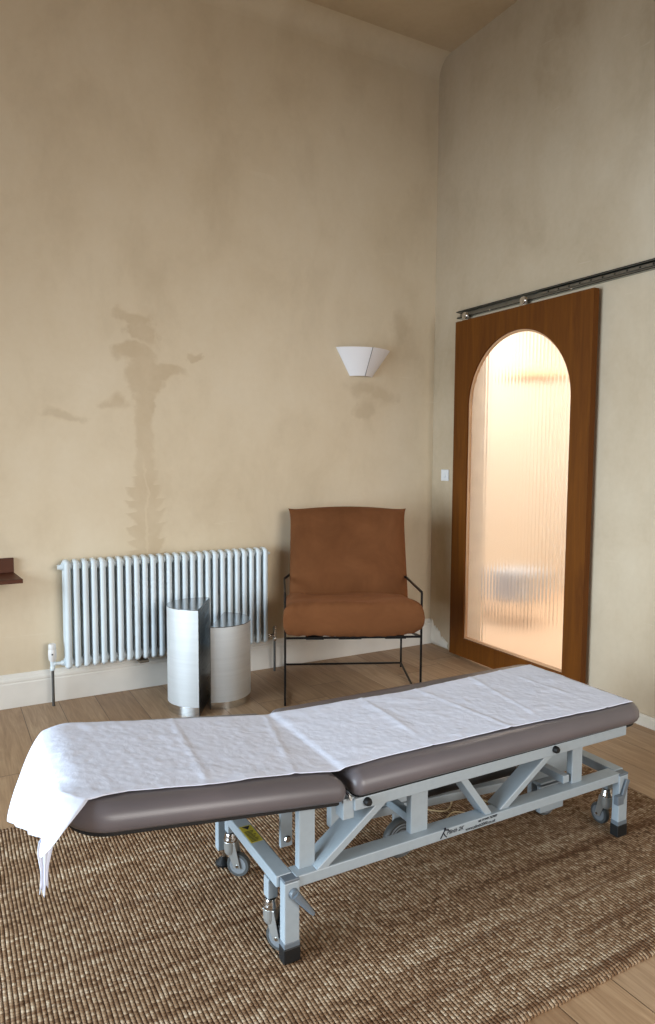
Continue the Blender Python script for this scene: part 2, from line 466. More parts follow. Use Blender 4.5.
# room beyond the door
b = B()
b.box(2.6, 2.7, -3.2, 1.2, 0, 3.2); b.box(.15, 2.7, 1.1, 1.2, 0, 3.2); b.box(.15, 2.7, -3.2, -3.1, 0, 3.2)
b.box(.15, 2.7, -3.2, 1.2, 3.1, 3.2)
struct(b.done('wall_hall', M_cream), 'cream walls of the room beyond the glass door')
struct(B().box(.151, 2.6, -3.1, 1.1, 0.0005, .004).done('floor_hall', M_hallfloor), 'warm wooden floor beyond the glass door')

# ------------------------------------------------------------------ sliding door
door = empty('sliding_door', (-.052, -.91, .02), 'brown wooden sliding door with arched fluted glass, hung from a steel rail', 'door')
def arch_pts(r, cy, zs, z0, n=40):
    pts = [(cy - r, z0)]
    pts += [(cy - r * math.cos(PI * k / n), zs + r * math.sin(PI * k / n)) for k in range(n + 1)]
    pts += [(cy + r, z0)]
    return pts
CY, AR, ZS, GB = -.912, .445, 1.755, .150
Y0, Y1, ZT, ZB = -1.497, -.325, 2.338, .018
b = B(); inner = arch_pts(AR, CY, ZS, GB)
# front / back faces built as strips between the arch and the outer rectangle
def outer_for(i, n):
    y, z = inner[i]
    if i == 0: return (Y0, ZB)
    if i == n - 1: return (Y1, ZB)
    a = math.atan2(z - ZS, y - CY)
    if i == 1: return (Y0, ZS)
    if i == n - 2: return (Y1, ZS)
    dy, dz = math.cos(a), math.sin(a)
    t = min(((Y1 - CY) / dy) if dy > 1e-6 else 1e9, ((Y0 - CY) / dy) if dy < -1e-6 else 1e9, (ZT - ZS) / dz if dz > 1e-6 else 1e9)
    return (CY + dy * t, ZS + dz * t)
n = len(inner); outer = [outer_for(i, n) for i in range(n)]
# snap nearest points to the top corners
for cy_ in (Y0, Y1):
    k = min(range(2, n - 2), key=lambda i: (outer[i][0] - cy_) ** 2 + (outer[i][1] - ZT) ** 2)
    outer[k] = (cy_, ZT)
XF, XB = -.072, -.030
def V(x, p): return b.bm.verts.new((x, p[0], p[1]))
fi = [V(XF, p) for p in inner]; fo = [V(XF, p) for p in outer]; bi = [V(XB, p) for p in inner]; bo = [V(XB, p) for p in outer]
for i in range(n):
    j = (i + 1) % n
    b.bm.faces.new((fi[i], fi[j], fo[j], fo[i])); b.bm.faces.new((bi[i], bi[j], bo[j], bo[i]))
    b.bm.faces.new((fi[i], fi[j], bi[j], bi[i])); b.bm.faces.new((fo[i], fo[j], bo[j], bo[i]))
b.done('door_panel', M_door, door)
# glazing bead round the arch
b = B(); r2 = AR - .012
i2 = arch_pts(r2, CY, ZS, GB + .012)
for i in range(n):
    j = (i + 1) % n
    q = [(-.058, inner[i]), (-.058, inner[j]), (-.058, i2[j]), (-.058, i2[i])]
    f = [b.bm.verts.new((x, p[0], p[1])) for x, p in q]; g = [b.bm.verts.new((-.040, p[0], p[1])) for x, p in q]
    b.bm.faces.new(f); b.bm.faces.new(g[::-1])
    b.bm.faces.new((f[2], f[3], g[3], g[2])); b.bm.faces.new((f[0], f[1], g[1], g[0]))
o = b.done('glazing_bead', simple('pale_bead', (206, 160, 120), .5), door)
# fluted pane: one smooth face, one ribbed face
b = B()
NR = 30; NU = NR * 8
def zlim(y):
    d = abs(y - CY); return ZS + math.sqrt(max(0, (AR - .004) ** 2 - d * d)) if d < AR else ZS
fr, bk = [], []
for i in range(NU + 1):
    y = CY - (AR - .004) + 2 * (AR - .004) * i / NU
    x = -.0475 - .0018 * abs(math.sin(PI * NR * i / NU))
    zt = zlim(y)
    fr.append([b.bm.verts.new((x, y, GB + (zt - GB) * k / 2)) for k in range(3)])
    bk.append([b.bm.verts.new((-.0435, y, GB + (zt - GB) * k / 2)) for k in range(3)])
for i in range(NU):
    for k in range(2):
        b.bm.faces.new((fr[i][k], fr[i + 1][k], fr[i + 1][k + 1], fr[i][k + 1]))
        b.bm.faces.new((bk[i][k], bk[i][k + 1], bk[i + 1][k + 1], bk[i + 1][k]))
    b.bm.faces.new((fr[i][2], fr[i + 1][2], bk[i + 1][2], bk[i][2])); b.bm.faces.new((fr[i][0], bk[i][0], bk[i + 1][0], fr[i + 1][0]))
for i in (0, NU):
    for k in range(2): b.bm.faces.new((fr[i][k], fr[i][k + 1], bk[i][k + 1], bk[i][k]))
gl = b.done('glass_pane', M_glass, door, smooth='auto', angle=50)
for yy in (-.40, -.945):
    h = B(); h.box(-.060, -.036, yy - .028, yy + .028, ZT, ZT + .012)
    h.tube([(-.046, yy, ZT + .005), (-.046, yy, 2.385)], .0055, 8)
    hg = h.done('hanger_bracket', M_chrome, door, bevel=.002)
    w = B(); w.lathe([(.004, -.012), (.022, -.012), (.025, -.006), (.019, 0), (.025, .006), (.022, .012), (.004, .012)], (-.050, yy, 2.372), 'x', 18)
    w.lathe([(.003, -.018), (.008, -.018), (.008, -.013), (.003, -.013)], (-.046, yy, 2.366), 'x', 10)
    w.done('roller', M_chrome, hg, smooth='auto')

rail = empty('door_rail', (-.02, -2.6, 2.37), 'perforated steel rail fixed to the plaster above the sliding door', 'rail')
b = B(); RY0, RY1 = -4.2, -.285
b.poly_prism([Vector((-.001, RY0, 2.420)), Vector((-.036, RY0, 2.420)), Vector((-.036, RY0, 2.411)), Vector((-.004, RY0, 2.408)),
              Vector((-.004, RY0, 2.386)), Vector((-.030, RY0, 2.383)), Vector((-.030, RY0, 2.371)), Vector((-.001, RY0, 2.371))], (0, RY1 - RY0, 0))
b.done('channel', M_rail, rail, bevel=.0015)
b = B(); b.box(-.0375, -.0361, RY0, RY1, 2.4135, 2.4175); b.done('dark_lip', M_blackmetal, rail)
b = B(); b.box(-.0315, -.0301, RY0, RY1, 2.3712, 2.3752); b.done('dark_lip', M_blackmetal, rail)
b = B(); b.box(-.024, -.0042, RY0, -1.05, 2.3875, 2.404)
b.done('inner_slide', M_rail, rail, bevel=.001)
for k in range(22):
    y = -1.12 - k * .078
    if y < -2.75: break
    b = B(); b.lathe([(.001, -.0010), (.0055, -.0010), (.0055, .0006), (.001, .0006)], (-.0246, y, 2.396), 'x', 12); b.done('fixing_hole', M_blackmetal, rail)
for y in (-.62, -1.3, -2.0):
    b = B(); b.lathe([(.001, -.004), (.006, -.002), (.007, .001), (.001, .001)], (-.031, y, 2.377), 'x', 12); b.done('screw_head', M_chrome, rail, smooth='auto')

# things seen blurred through the glass
s = empty('stool', (1.05, .18, .004), 'blurred pale grey upholstered stool seen through the fluted glass', 'stool', .2)
b = B(); b.box(-.19, .19, -.17, .17, .20, .46); b.done('seat', M_greybox, s, bevel=.03, seg=4, local=True)
for i in (-1, 1):
    for j in (-1, 1):
        b = B(); b.tube([(i * .15, j * .13, .20), (i * .17, j * .15, 0)], [.016, .010], 10); b.done('leg', M_shelf, s, local=True, smooth='auto')
bowl = B().lathe([(.01, 0), (.16, 0), (.20, .05), (.19, .05), (.15, .012), (.01, .012)], (.95, .72, .004), 'z', 28)
tag(bowl.done('basket', simple('woven_basket', (190, 176, 164), .9), smooth='auto'), 'blurred low brown basket on the floor beyond the fluted glass', 'basket')
pend = empty('pendant_lamp', (1.15, .1, 2.10), 'blurred oval pendant lamp seen through the top of the arched glass', 'lamp')
B().lathe([(.02, .10), (.12, .09), (.22, .04), (.25, 0), (.24, 0), (.20, .03), (.11, .075), (.02, .085)], (1.15, .1, 2.06), 'z', 32).done('lamp_shade', simple('beige_shade', (226, 176, 136), .8), pend, smooth='auto')
B().tube([(1.15, .1, 2.16), (1.15, .1, 3.1)], .004, 8).done('cord', M_black, pend)

# light switch
sw = empty('light_switch', (0, -.155, 1.238), 'white square light switch on the plaster between corner and door', 'switch')
B().box(-.009, -.0005, -.197, -.113, 1.238, 1.320).done('face_plate', M_plastic, sw, bevel=.003)
B().poly_prism([Vector((-.008, -.166, 1.262)), Vector((-.0145, -.166, 1.264)), Vector((-.010, -.166, 1.296)), Vector((-.008, -.166, 1.296))], (0, .022, 0)).done('rocker', M_plastic, sw, bevel=.001)

# ------------------------------------------------------------------ wall sconce (half cone, flat to the wall)
sc = empty('wall_sconce', (-.62, 0, 1.965), 'white ribbed half-cone wall light with a dark vertical seam', 'wall lamp')
def sc_pt(t, k, off=0):          # t 0..1 across, k 0 bottom .. 1 top
    hw = .090 + (.217 - .090) * k; dp = .055 + (.125 - .055) * k
    a = PI * (1 - t); e = 1.25
    cx_, sy_ = math.cos(a), math.sin(a)
    x = math.copysign(abs(cx_) ** e, cx_) * (hw + off); y = -(abs(sy_) ** e) * (dp + off)
    zc = -.637 + .017 * k
    return Vector((zc + x, y - .001, 1.965 + .187 * k))
b = B()
out = b.grid(lambda u, v: sc_pt(u, v), 36, 6); inn = b.grid(lambda u, v: sc_pt(u, v, -.004) + Vector((0, -.001, 0)), 36, 6)
for i in range(36):
    for k in (0, 6): b.bm.faces.new((out[i][k], out[i + 1][k], inn[i + 1][k], inn[i][k]))
b.done('lamp_shade', M_shade, sc, smooth='auto', angle=50)
b = B(); b.tube([sc_pt(.5, 0, .0015), sc_pt(.5, .5, .0015), sc_pt(.5, 1, .0015)], .0022, 6); b.done('seam', simple('grey_seam', (120, 118, 122), .7), sc)
B().box(-.70, -.57, -.02, -.0005, 2.0, 2.10).done('wall_plate', M_plastic, sc, bevel=.004)

# ------------------------------------------------------------------ column radiator
rad = empty('radiator', (-2.01, -.095, .20), 'white twenty-six section column radiator on the back wall', 'radiator')
NS = 26; X0, X1 = -2.622, -1.418; ZR0, ZR1 = .205, .828
yF_, yB_ = -.122, -.050
for i in range(NS):
    x = X0 + (X1 - X0) * i / (NS - 1)
    b = B(); r = .0172
    for y in (yF_, (yF_ + yB_) / 2, yB_):
        b.tube([(x, y, ZR0 + .020), (x, y, ZR1 - .020)], r, 12)
    # rounded heads joining both tubes
    for z, sg in ((ZR1 - .034, 1), (ZR0 + .034, -1)):
        pts = []
        for k in range(9):
            a = PI * k / 8
            pts.append(Vector((x, (yF_ + yB_) / 2 - math.cos(a) * (yB_ - yF_) / 2, z + sg * (max(0, math.sin(a)) ** .45) * .018)))
        b.tube(pts, r, 12)
        b.lathe([(.004, -.0235), (.022, -.0235), (.0235, -.016), (.0235, .016), (.022, .0235), (.004, .0235)], (x, (yF_ + yB_) / 2, z - sg * .004), 'x', 16)
    b.done('section', M_white, rad, smooth='auto', angle=50)
b = B(); b.lathe([(.003, -.016), (.012, -.016), (.014, -.012), (.014, 0), (.018, .0), (.018, .006), (.003, .006)], (X0 - .030, (yF_ + yB_) / 2, ZR1 - .042), 'x', 8)
b.done('blanking_plug', M_white, rad, smooth='auto')
b = B(); b.lathe([(.003, -.004), (.010, -.004), (.010, .012), (.005, .020), (.003, .020)], (X1 + .030, (yF_ + yB_) / 2, ZR1 - .042), 'x', 10)
b.done('bleed_valve', M_white, rad, smooth='auto')
for x in (-2.20,):
    B().box(x - .028, x + .028, -.125, -.004, .186, .200).done('wall_bracket', M_brick, rad, bevel=.002)

def valve(name, x, side, xi, label):
    y = -.0865 if side < 0 else -.0865
    v = empty(name, (x, y, 0), label, 'valve', 0, 'radiator valves')
    B().tube([(x, y, 0), (x, y, .215)], .0078, 12).done('pipe', M_pipe, v, smooth='auto')
    b = B(); b.lathe([(.004, .205), (.013, .205), (.014, .212), (.014, .226), (.011, .230), (.013, .246), (.013, .258), (.004, .258)], (x, y, 0), 'z', 14)
    L_ = .0585 if side < 0 else .050
    b.lathe([(.003, 0), (.011, 0), (.014, .004), (.014, .014), (.010, .018), (.010, L_ - .012), (.015, L_ - .010), (.015, L_), (.003, L_)] if side < 0 else
            [(.003, -L_), (.015, -L_), (.015, -L_ + .010), (.010, -.030), (.010, -.018), (.014, -.014), (.014, -.004), (.011, 0), (.003, 0)], (x, y, .240), 'x', 14)
    b.done('valve_body', M_white if side < 0 else M_chrome, v, smooth='auto')
    big = side < 0
    if big:
        b = B(); b.lathe([(.005, .258), (.016, .258), (.021, .268), (.023, .300), (.022, .322), (.019, .326), (.021, .332), (.020, .352), (.016, .357), (.004, .357)], (x, y, 0), 'z', 20)
        hd = b.done('thermostat_head', M_plastic, v, smooth='auto')
        B().lathe([(.001, -.002), (.0045, -.002), (.0045, .001), (.001, .001)], (x - .003, y - .0225, .300), 'y', 10).done('marker_dot', M_ink, hd)
    else:
        b = B(); b.lathe([(.004, .258), (.010, .258), (.012, .264), (.011, .296), (.008, .300), (.003, .300)], (x, y, 0), 'z', 14)
        b.done('lockshield_cap', M_chrome, v, smooth='auto')
valve('radiator_valve', -2.706, -1, X0, 'white thermostatic valve on its pipe left of the radiator')
valve('radiator_valve', -1.336, 1, X1, 'small chrome lockshield valve on its pipe right of the radiator')

# ------------------------------------------------------------------ dark wall shelf at the left edge
sh = empty('wall_shelf', (-3.4, 0, .735), 'dark brown wooden wall shelf at the left edge beside the radiator', 'shelf')
B().poly_prism([Vector((-3.98, -.001, .742)), Vector((-2.884, -.001, .742)), Vector((-2.862, -.262, .742)), Vector((-3.98, -.262, .742))], (0, 0, .022)).done('board', M_shelf, sh, bevel=.002)
B().box(-3.98, -2.884, -.022, -.001, .7645, .846).done('back_board', M_shelf, sh, bevel=.002)

# ------------------------------------------------------------------ brushed steel side tables
def steel_table(name, F, Bk, side, depth, h, label, plinth):
    F, Bk = Vector(F), Vector(Bk); c = (F + Bk) / 2; d = (Bk - F); hl = d.length / 2; d.normalize()
    nrm = Vector((-d.y, d.x, 0)) * side
    t = empty(name, (c.x, c.y, 0), label, 'side table', 0, 'brushed steel side tables')
    def outline(ins=0):
        pts = []
        N = 40
        for k in range(N + 1):
            a = PI * k / N
            p = c - d * math.cos(a) * (hl - ins) + nrm * (max(math.sin(a), 0) ** .92) * (depth - ins)
            pts.append(p)
        return pts
    o1 = outline()
    b = B(); z0 = plinth
    b.poly_prism([Vector((p.x, p.y, z0)) for p in o1], (0, 0, h - .004 - z0)); b.done('body', M_steel, t, smooth='auto', angle=30)
    b = B(); b.poly_prism([Vector((p.x, p.y, h - .0035)) for p in outline(-.001)], (0, 0, .0035)); b.done('table_top', M_steelt, t, smooth='auto', angle=30)
    b = B(); p0, p1 = c - d * hl * .995, c + d * hl * .995; q = -nrm * .003
    b.poly_prism([Vector((p0.x, p0.y, 0)), Vector((p1.x, p1.y, 0)), Vector((p1.x + q.x, p1.y + q.y, 0)), Vector((p0.x + q.x, p0.y + q.y, 0))], (0, 0, h - .0036)); b.done('flat_panel', M_steelm, t)
    if plinth:
        b = B(); b.poly_prism([Vector((p.x, p.y, 0)) for p in outline(.0015)], (0, 0, plinth)); b.done('plinth', M_steelp, t, smooth='auto', angle=30)
    return t
steel_table('side_table', (-2.039, -.638, 0), (-1.872, -.342, 0), 1, .205, .588, 'taller brushed steel half-round side table beside the radiator', .050)
steel_table('side_table', (-1.945, -.565, 0), (-1.745, -.245, 0), -1, .190, .468, 'shorter brushed steel half-round side table between its taller twin and chair', .040)

# ------------------------------------------------------------------ lounge chair
ANG = math.radians(-25.0)
ch = empty('lounge_chair', (-1.203, -.868, 0), 'terracotta cushioned lounge chair with a thin black steel frame', 'chair', ANG)
HW, DP, AH, SH = .388, .69, .646, .395
rf = .0058
def bar(name, pts, par=ch, r=rf):
    b = B()
    for p, q in zip(pts[:-1], pts[1:]):
        b.beam(p, q, 2 * r, 2 * r, (0, 0, 1) if abs((Vector(q) - Vector(p)).normalized().z) < .9 else (0, 1, 0))
    return b.done(name, M_blackmetal, par, bevel=.0015, local=True)
for sx in (-1, 1):
    x = sx * HW
    bar('front_leg', [(x, 0, 0), (x, 0, AH)])
    bar('rear_leg', [(x + .008, DP, 0), (x + .008, DP, SH - .13)])
    bar('armrest', [(x, 0, AH), (x * 1.0, .47, AH), (x * .86, .60, AH + .02)])
    bar('floor_rail', [(x, 0, .008), (x + .008, DP, .030)])
    bar('seat_side_rail', [(x, 0, SH - .005), (x + .008, DP, SH - .13)])
    bar('back_upright', [(x * .9, .50, SH - .02), (x * .86, .60, AH + .02), (x * .84, .72, .92)])
bar('seat_front_rail', [(-HW, 0, SH - .005), (HW, 0, SH - .005)])
bar('seat_rear_rail', [(-HW + .008, DP, SH - .13), (HW + .008, DP, SH - .13)])
bar('rear_crossbar', [(-HW + .008, DP, .030), (HW + .008, DP, .030)])
bar('back_top_rail', [(-HW * .84, .72, .92), (HW * .84, .72, .92)])
for k, (x, w) in enumerate(((-.22, .10), (-.02, .13), (.24, .12))):
    b = B(); b.box(x - w / 2, x + w / 2, -.004, .55, SH - .015, SH - .011); b.done('strap', M_black, ch, local=True)

def cushion(name, cw, cl, th, place, seed, nu=60, nv=48, ears=.03, pw=5.0, q=.42):
    def f(sgn):
        def g(u, v):
            a, c_ = math.sin(PI * (u - .5)), math.sin(PI * (v - .5))
            ea = max(0.0, 1 - abs(a) ** pw); ec = max(0.0, 1 - abs(c_) ** pw)
            t = (ea * ec) ** q
            pinch = 1 - .05 * (1 - a * a) * abs(c_) ** 6
            # outline bows in slightly between the corner ears
            x = a * cw * (1 + ears * abs(c_) ** 8 - .0 ) ; y = c_ * cl * (1 + ears * abs(a) ** 10)
            nz = noise.noise(Vector((a * 1.6 + seed, c_ * 1.6, sgn))) * .018 * t
            wr = .006 * math.sin(a * 42 + 3 * noise.noise(Vector((a * 3, seed, 0)))) * (abs(c_) ** 6) * t
            return place(x, y, sgn * (t * th + .004) + (nz + wr))
        return g
    b = B()
    top = b.grid(f(1), nu, nv); bot = b.grid(f(-1), nu, nv)
    for i in range(nu):
        for k in (0, nv): b.bm.faces.new((top[i][k], top[i + 1][k], bot[i + 1][k], bot[i][k]))
    for j in range(nv):
        for k in (0, nu): b.bm.faces.new((top[k][j], top[k][j + 1], bot[k][j + 1], bot[k][j]))
    return b.done(name, M_velvet, ch, smooth=True, local=True)
def seat_place(x, y, t):
    # y -1 front .. +1 back; cushion tilts down to the rear and its front sags over the rail
    yy = .27 + y; fr = max(0, (-y - .12) / .2)
    z = SH + .100 - .05 * (yy / .60)
    return Vector((x * (1 + .04 * (1 - min(1, max(0, yy / .5)))), yy - t * .10, z + t + .0))
seat = cushion('seat_cushion', .384, .310, .098, seat_place, 1.3, ears=.0, pw=14.0, q=.33)
def back_place(x, y, t):
    s = (y + .36)                      # 0 .. .71 up the back
    lean = .24
    y0, z0 = .47, .375
    top_bow = .026 * (1 - (x / .36) ** 2) * max(0, y / .37) ** 3
    k = 1 - .03 * min(1, max(0, (s - .2) / .5))
    return Vector((.022 + x * k, y0 + s * math.sin(lean) - t * math.cos(lean), z0 + s * math.cos(lean) + top_bow - t * math.sin(lean) * .3))
cushion('back_cushion', .378, .35, .082, back_place, 5.1, ears=.045)

# ------------------------------------------------------------------ rug
RX0, RX1, RYF, RYB = -4.6, -.685, -3.010, -1.40
b = B()
NX, NY = 240, 100
def edge_wob(t, s): return .006 * noise.noise(Vector((t * 6, s, 0))) + .003 * noise.noise(Vector((t * 25, s + 5, 0)))
def rugf(u, v):
    x = RX0 + (RX1 - RX0) * u; y = RYF + (RYB - RYF) * v
    y += edge_wob(x, 1) * (1 - v) + edge_wob(x, 9) * v; x += edge_wob(y, 20) * u
    e = min(u * (RX1 - RX0), (1 - u) * (RX1 - RX0), v * (RYB - RYF), (1 - v) * (RYB - RYF))
    z = .012 * min(1, (e / .014 + .25)) ** .5 + .0008 * noise.noise(Vector((x * 5, y * 9, 0)))
    return Vector((x, y, z))
top = b.grid(rugf, NX, NY)
bot = [b.bm.verts.new((v.co.x, v.co.y, .0006)) for v in [top[0][0], top[-1][0], top[-1][-1], top[0][-1]]]
edge = [top[i][0] for i in range(NX + 1)] + [top[NX][j] for j in range(1, NY + 1)] + [top[i][NY] for i in range(NX - 1, -1, -1)] + [top[0][j] for j in range(NY - 1, 0, -1)]
for v in bot: b.bm.verts.remove(v)
low = [b.bm.verts.new((v.co.x, v.co.y, .0006)) for v in edge]
for i in range(len(edge)):
    j = (i + 1) % len(edge); b.bm.faces.new((edge[i], edge[j], low[j], low[i]))
b.bm.faces.new(low)
tag(b.done('jute_rug', M_rug, smooth='auto', angle=60), 'large brown woven jute rug under the treatment table', 'rug')
RZ = .012

# ------------------------------------------------------------------ treatment table
tt = empty('treatment_table', (-1.74, -2.27, RZ), 'grey steel hydraulic treatment table with taupe padded top, on the jute rug', 'treatment table')
PYF, PYB = -2.585, -1.965
def zb_left(x): return .446 + .125 * (-2.27 - x)
def pad(name, x0, x1, zb, th, rad0, rad1):
    b = B(); y0, y1 = PYF, PYB
    def ring(ins, dz):
        pts = []; q = max(rad0 - ins, .012); r = max(rad1 - ins, .012)
        for cx_, cy_, a0, r in ((x1 - ins - r, y1 - ins - r, 0, r), (x0 + ins + q, y1 - ins - q, 90, q), (x0 + ins + q, y0 + ins + q, 180, q), (x1 - ins - r, y0 + ins + r, 270, r)):
            for k in range(9):
                a = math.radians(a0 + 90 * k / 8); x = cx_ + r * math.cos(a); y = cy_ + r * math.sin(a)
                pts.append(Vector((x, y, zb(x) + dz)))
        return pts
    prof = [(.022, 0), (.012, .002), (.004, .010), (0, .022), (0, .034), (.004, .046), (.012, .057), (.024, .065), (.040, th - .001), (.060, th)]
    b.loft([ring(i, d) for i, d in prof])
    o = b.done(name, M_vinyl, tt, smooth=True)
    q = B(); q.loft([ring(.020, -.011), ring(.018, -.009), ring(.018, -.001), ring(.020, .001)])
    q.done('base_board', M_black, o, smooth='auto')
    return o
LX0, LX1 = -3.005, -2.252
RXa, RXb = -2.234, -.965
pad('backrest_pad', LX0, LX1, zb_left, .070, .11, .030)
pad('main_pad', RXa, RXb, lambda x: .4505 - .004 * (x + 2.26), .068, .035, .085)
def tb(name, *boxes, mat=None, bev=.003, par=None):
    b = B()
    for x in boxes: b.box(*x)
    return b.done(name, mat or M_frame, par or tt, bevel=bev)
def tbeam(name, p, q, w, h, up=(0, 1, 0), mat=None):
    return B().beam(p, q, w, h, up).done(name, mat or M_frame, tt, bevel=.003)
LF, LR = -2.539, -2.015            # y of front and rear legs
XLg, XRg = -2.416, -1.052
ZL0, ZL1 = .222, .255
# upper frame
for y, nm, xs in ((-2.556, 'upper_rail', -2.225), (-1.995, 'upper_rail', -2.10)):
    tb(nm, (xs, -1.068, y - .013, y + .013, .408, .444))
tb('upper_cross_member', (-2.060, -2.030, -2.543, -2.008, .409, .440))
tb('upper_cross_member', (-1.110, -1.080, -2.543, -2.008, .409, .440))
# hinge bracket between the two pads
tb('hinge_plate', (-2.258, -2.222, -2.560, -2.515, .385, .446), bev=.002)
B().tube([(-2.243, -2.530, .462), (-2.243, -2.568, .460), (-2.240, -2.572, .446)], .004, 8).done('hinge_pin', M_chrome, tt, smooth='auto')
# backrest carrier under the raised pad
for y in (-2.47, -2.07):
    B().beam((-2.29, y, zb_left(-2.29) - .028), (-2.86, y, zb_left(-2.86) - .028), .03, .03, (0, 0, 1)).done('backrest_rail', M_frame, tt, bevel=.003)
# lower frame
for y in (LF, LR):
    s_ = 1 if y == LF else -1
    tb('lower_rail', (XLg + .014, XRg - .014, min(y - .011 * s_, y + .044 * s_), max(y - .011 * s_, y + .044 * s_), ZL0, ZL1))
for x, s_ in ((XLg, -1), (XRg, 1)): tb('end_rail', (min(x + .034 * s_, x - .014 * s_), max(x + .034 * s_, x - .014 * s_), LF + .016, LR - .016, ZL0, ZL1 + .0005))
for x in (XLg, XRg):
    for y in (LF, LR):
        lg = tb('leg', (x - .0235, x + .0235, y - .0155, y + .0155,   .070, .246))
        tb('leg_cap', (x - .0235, x + .0235, y - .0155, y + .0155, .246, .254), mat=M_cap, par=lg, bev=.002)
        if y == LF:
            tb('boot_collar', (x - .0245, x + .0245, y - .0165, y + .0165, .056, .072), mat=M_cap, par=lg, bev=.002)
            tb('rubber_boot', (x - .0260, x + .0260, y - .0180, y + .0180, RZ + .001, .057), mat=M_black, par=lg, bev=.003)
        else:
            B().tube([(x, y, .036), (x, y, .080)], .006, 10).done('levelling_screw', M_chrome, lg, smooth='auto')
            B().lathe([(.004, .001), (.026, .001), (.027, .008), (.016, .020), (.007, .028), (.004, .028)], (x, y, RZ), 'z', 20).done('levelling_foot', M_black, lg, smooth='auto')
# cam levers on the two front legs
def lever(x, dx, dz):
    y = LF - .0160
    b = B(); b.lathe([(.004, -.012), (.012, -.012), (.014, -.008), (.014, .001), (.004, .001)], (x + .002, y, .215), 'y', 16)
    b.done('lever_hub', M_cap, tt, smooth='auto')
    p = Vector((x + .002, y - .008, .215)); q = p + Vector((dx, -.012, dz))
    b = B(); b.tube([p, p.lerp(q, .25), p.lerp(q, .8), q], [.013, .011, .008, .006], 12); b.done('locking_lever', M_cap, tt, smooth='auto')
lever(XLg + .002, .052, -.066)
b = B()
yy = LF - .0190
b.beam((XRg + .012, yy - .004, .232), (XRg - .022, yy - .006, .158), .008, .018, (1, 0, 0)); b.done('locking_lever', M_cap, tt, bevel=.002)
tb('lever_pedal', (XRg - .052, XRg - .018, LF - .034, LF - .014, .148, .182), mat=M_cap, bev=.003)
# uprights and braces of the front truss
for y in (LF + .031, LR - .031):
    for x0, x1 in ((-2.379, -2.327), (-1.993, -1.928), (-1.290, -1.238)):
        tb('upright', (x0, x1, y - .013, y + .013, ZL1 - .004, .410 if x0 > -2.3 else .452))
    tbeam('brace', (-2.330, y, .246), (-2.100, y, .412), .024, .082)
    tbeam('brace', (-1.815, y, .412), (-1.690, y, .248), .024, .066)
    tbeam('brace', (-1.640, y, .246), (-1.395, y, .412), .024, .062)
# lifting beam, actuator and hanging brackets in the middle
tbeam('lift_beam', (-2.11, -2.30, .236), (-1.33, -2.30, .186), .050, .030, (0, 0, 1))
tb('lift_bracket', (-2.16, -1.88, -2.315, -2.285, .215, .330))
tb('lift_bracket', (-1.30, -1.07, -2.315, -2.285, .172, .300))
tb('lift_plate', (-2.295, -2.252, -2.222, -2.208, .140, .445), bev=.002)
B().lathe([(.003, -.010), (.010, -.010), (.012, -.006), (.012, 0), (.003, 0)], (-2.272, -2.222, .168), 'y', 8).done('bolt', M_chrome, tt)
tb('castor_bracket', (-1.245, -1.120, -2.335, -2.315, .045, .160), (-1.245, -1.120, -2.285, -2.265, .045, .160), (-1.245, -1.120, -2.335, -2.265, .15, .165), bev=.002)
B().tube([(-1.84, -2.345, .288), (-1.42, -2.345, .280)], .034, 20).done('actuator_motor', M_black, tt, smooth='auto')
B().tube([(-1.42, -2.345, .280), (-1.29, -2.345, .278)], .010, 12).done('actuator_rod', M_chrome, tt, smooth='auto')
tb('cross_tube', (-1.97, -1.94, LF + .02, LR - .02, .262, .290)); tb('cross_tube', (-1.33, -1.30, LF + .02, LR - .02, .262, .290))
tb('actuator_carrier', (-1.97, -1.83, -2.355, -2.335, .262, .345), bev=.002)
# bolts on the upper rail
for x in (-2.185, -1.432):
    B().lathe([(.003, -.016), (.009, -.016), (.012, -.010), (.012, 0), (.003, 0)], (x, -2.569, .430), 'y', 14).done('knob', M_black, tt, smooth='auto')
# twin transport wheels in the middle
def bigwheel(x, y, r):
    z = RZ + r + .001
    b = B(); b.lathe([(.012, -.012), (r * .78, -.012), (r * .90, -.015), (r * .97, -.010), (r, 0), (r * .97, .010), (r * .90, .015), (r * .78, .012), (.012, .012)], (x, y, z), 'y', 40)
    w = b.done('transport_wheel', M_tyred, tt, smooth='auto')
    for rr in (.42, .60, .74):
        q = B(); ring = [Vector((x + rr * r * math.cos(2 * PI * k / 32), y - .013, z + rr * r * math.sin(2 * PI * k / 32))) for k in range(33)]
        q.tube(ring, .0025, 6); q.done('wheel_ring', M_tyre, w, smooth='auto')
    B().lathe([(.002, -.020), (.012, -.020), (.014, -.016), (.014, -.012), (.002, -.012)], (x, y, z), 'y', 14).done('hub', M_cap, w)
    return z
zz = bigwheel(-1.855, -2.270, .070)
tb('wheel_fork', (-1.870, -1.840, -2.252, -2.240, zz - .012, .235), bev=.002)
bigwheel(-1.185, -2.30, .052)
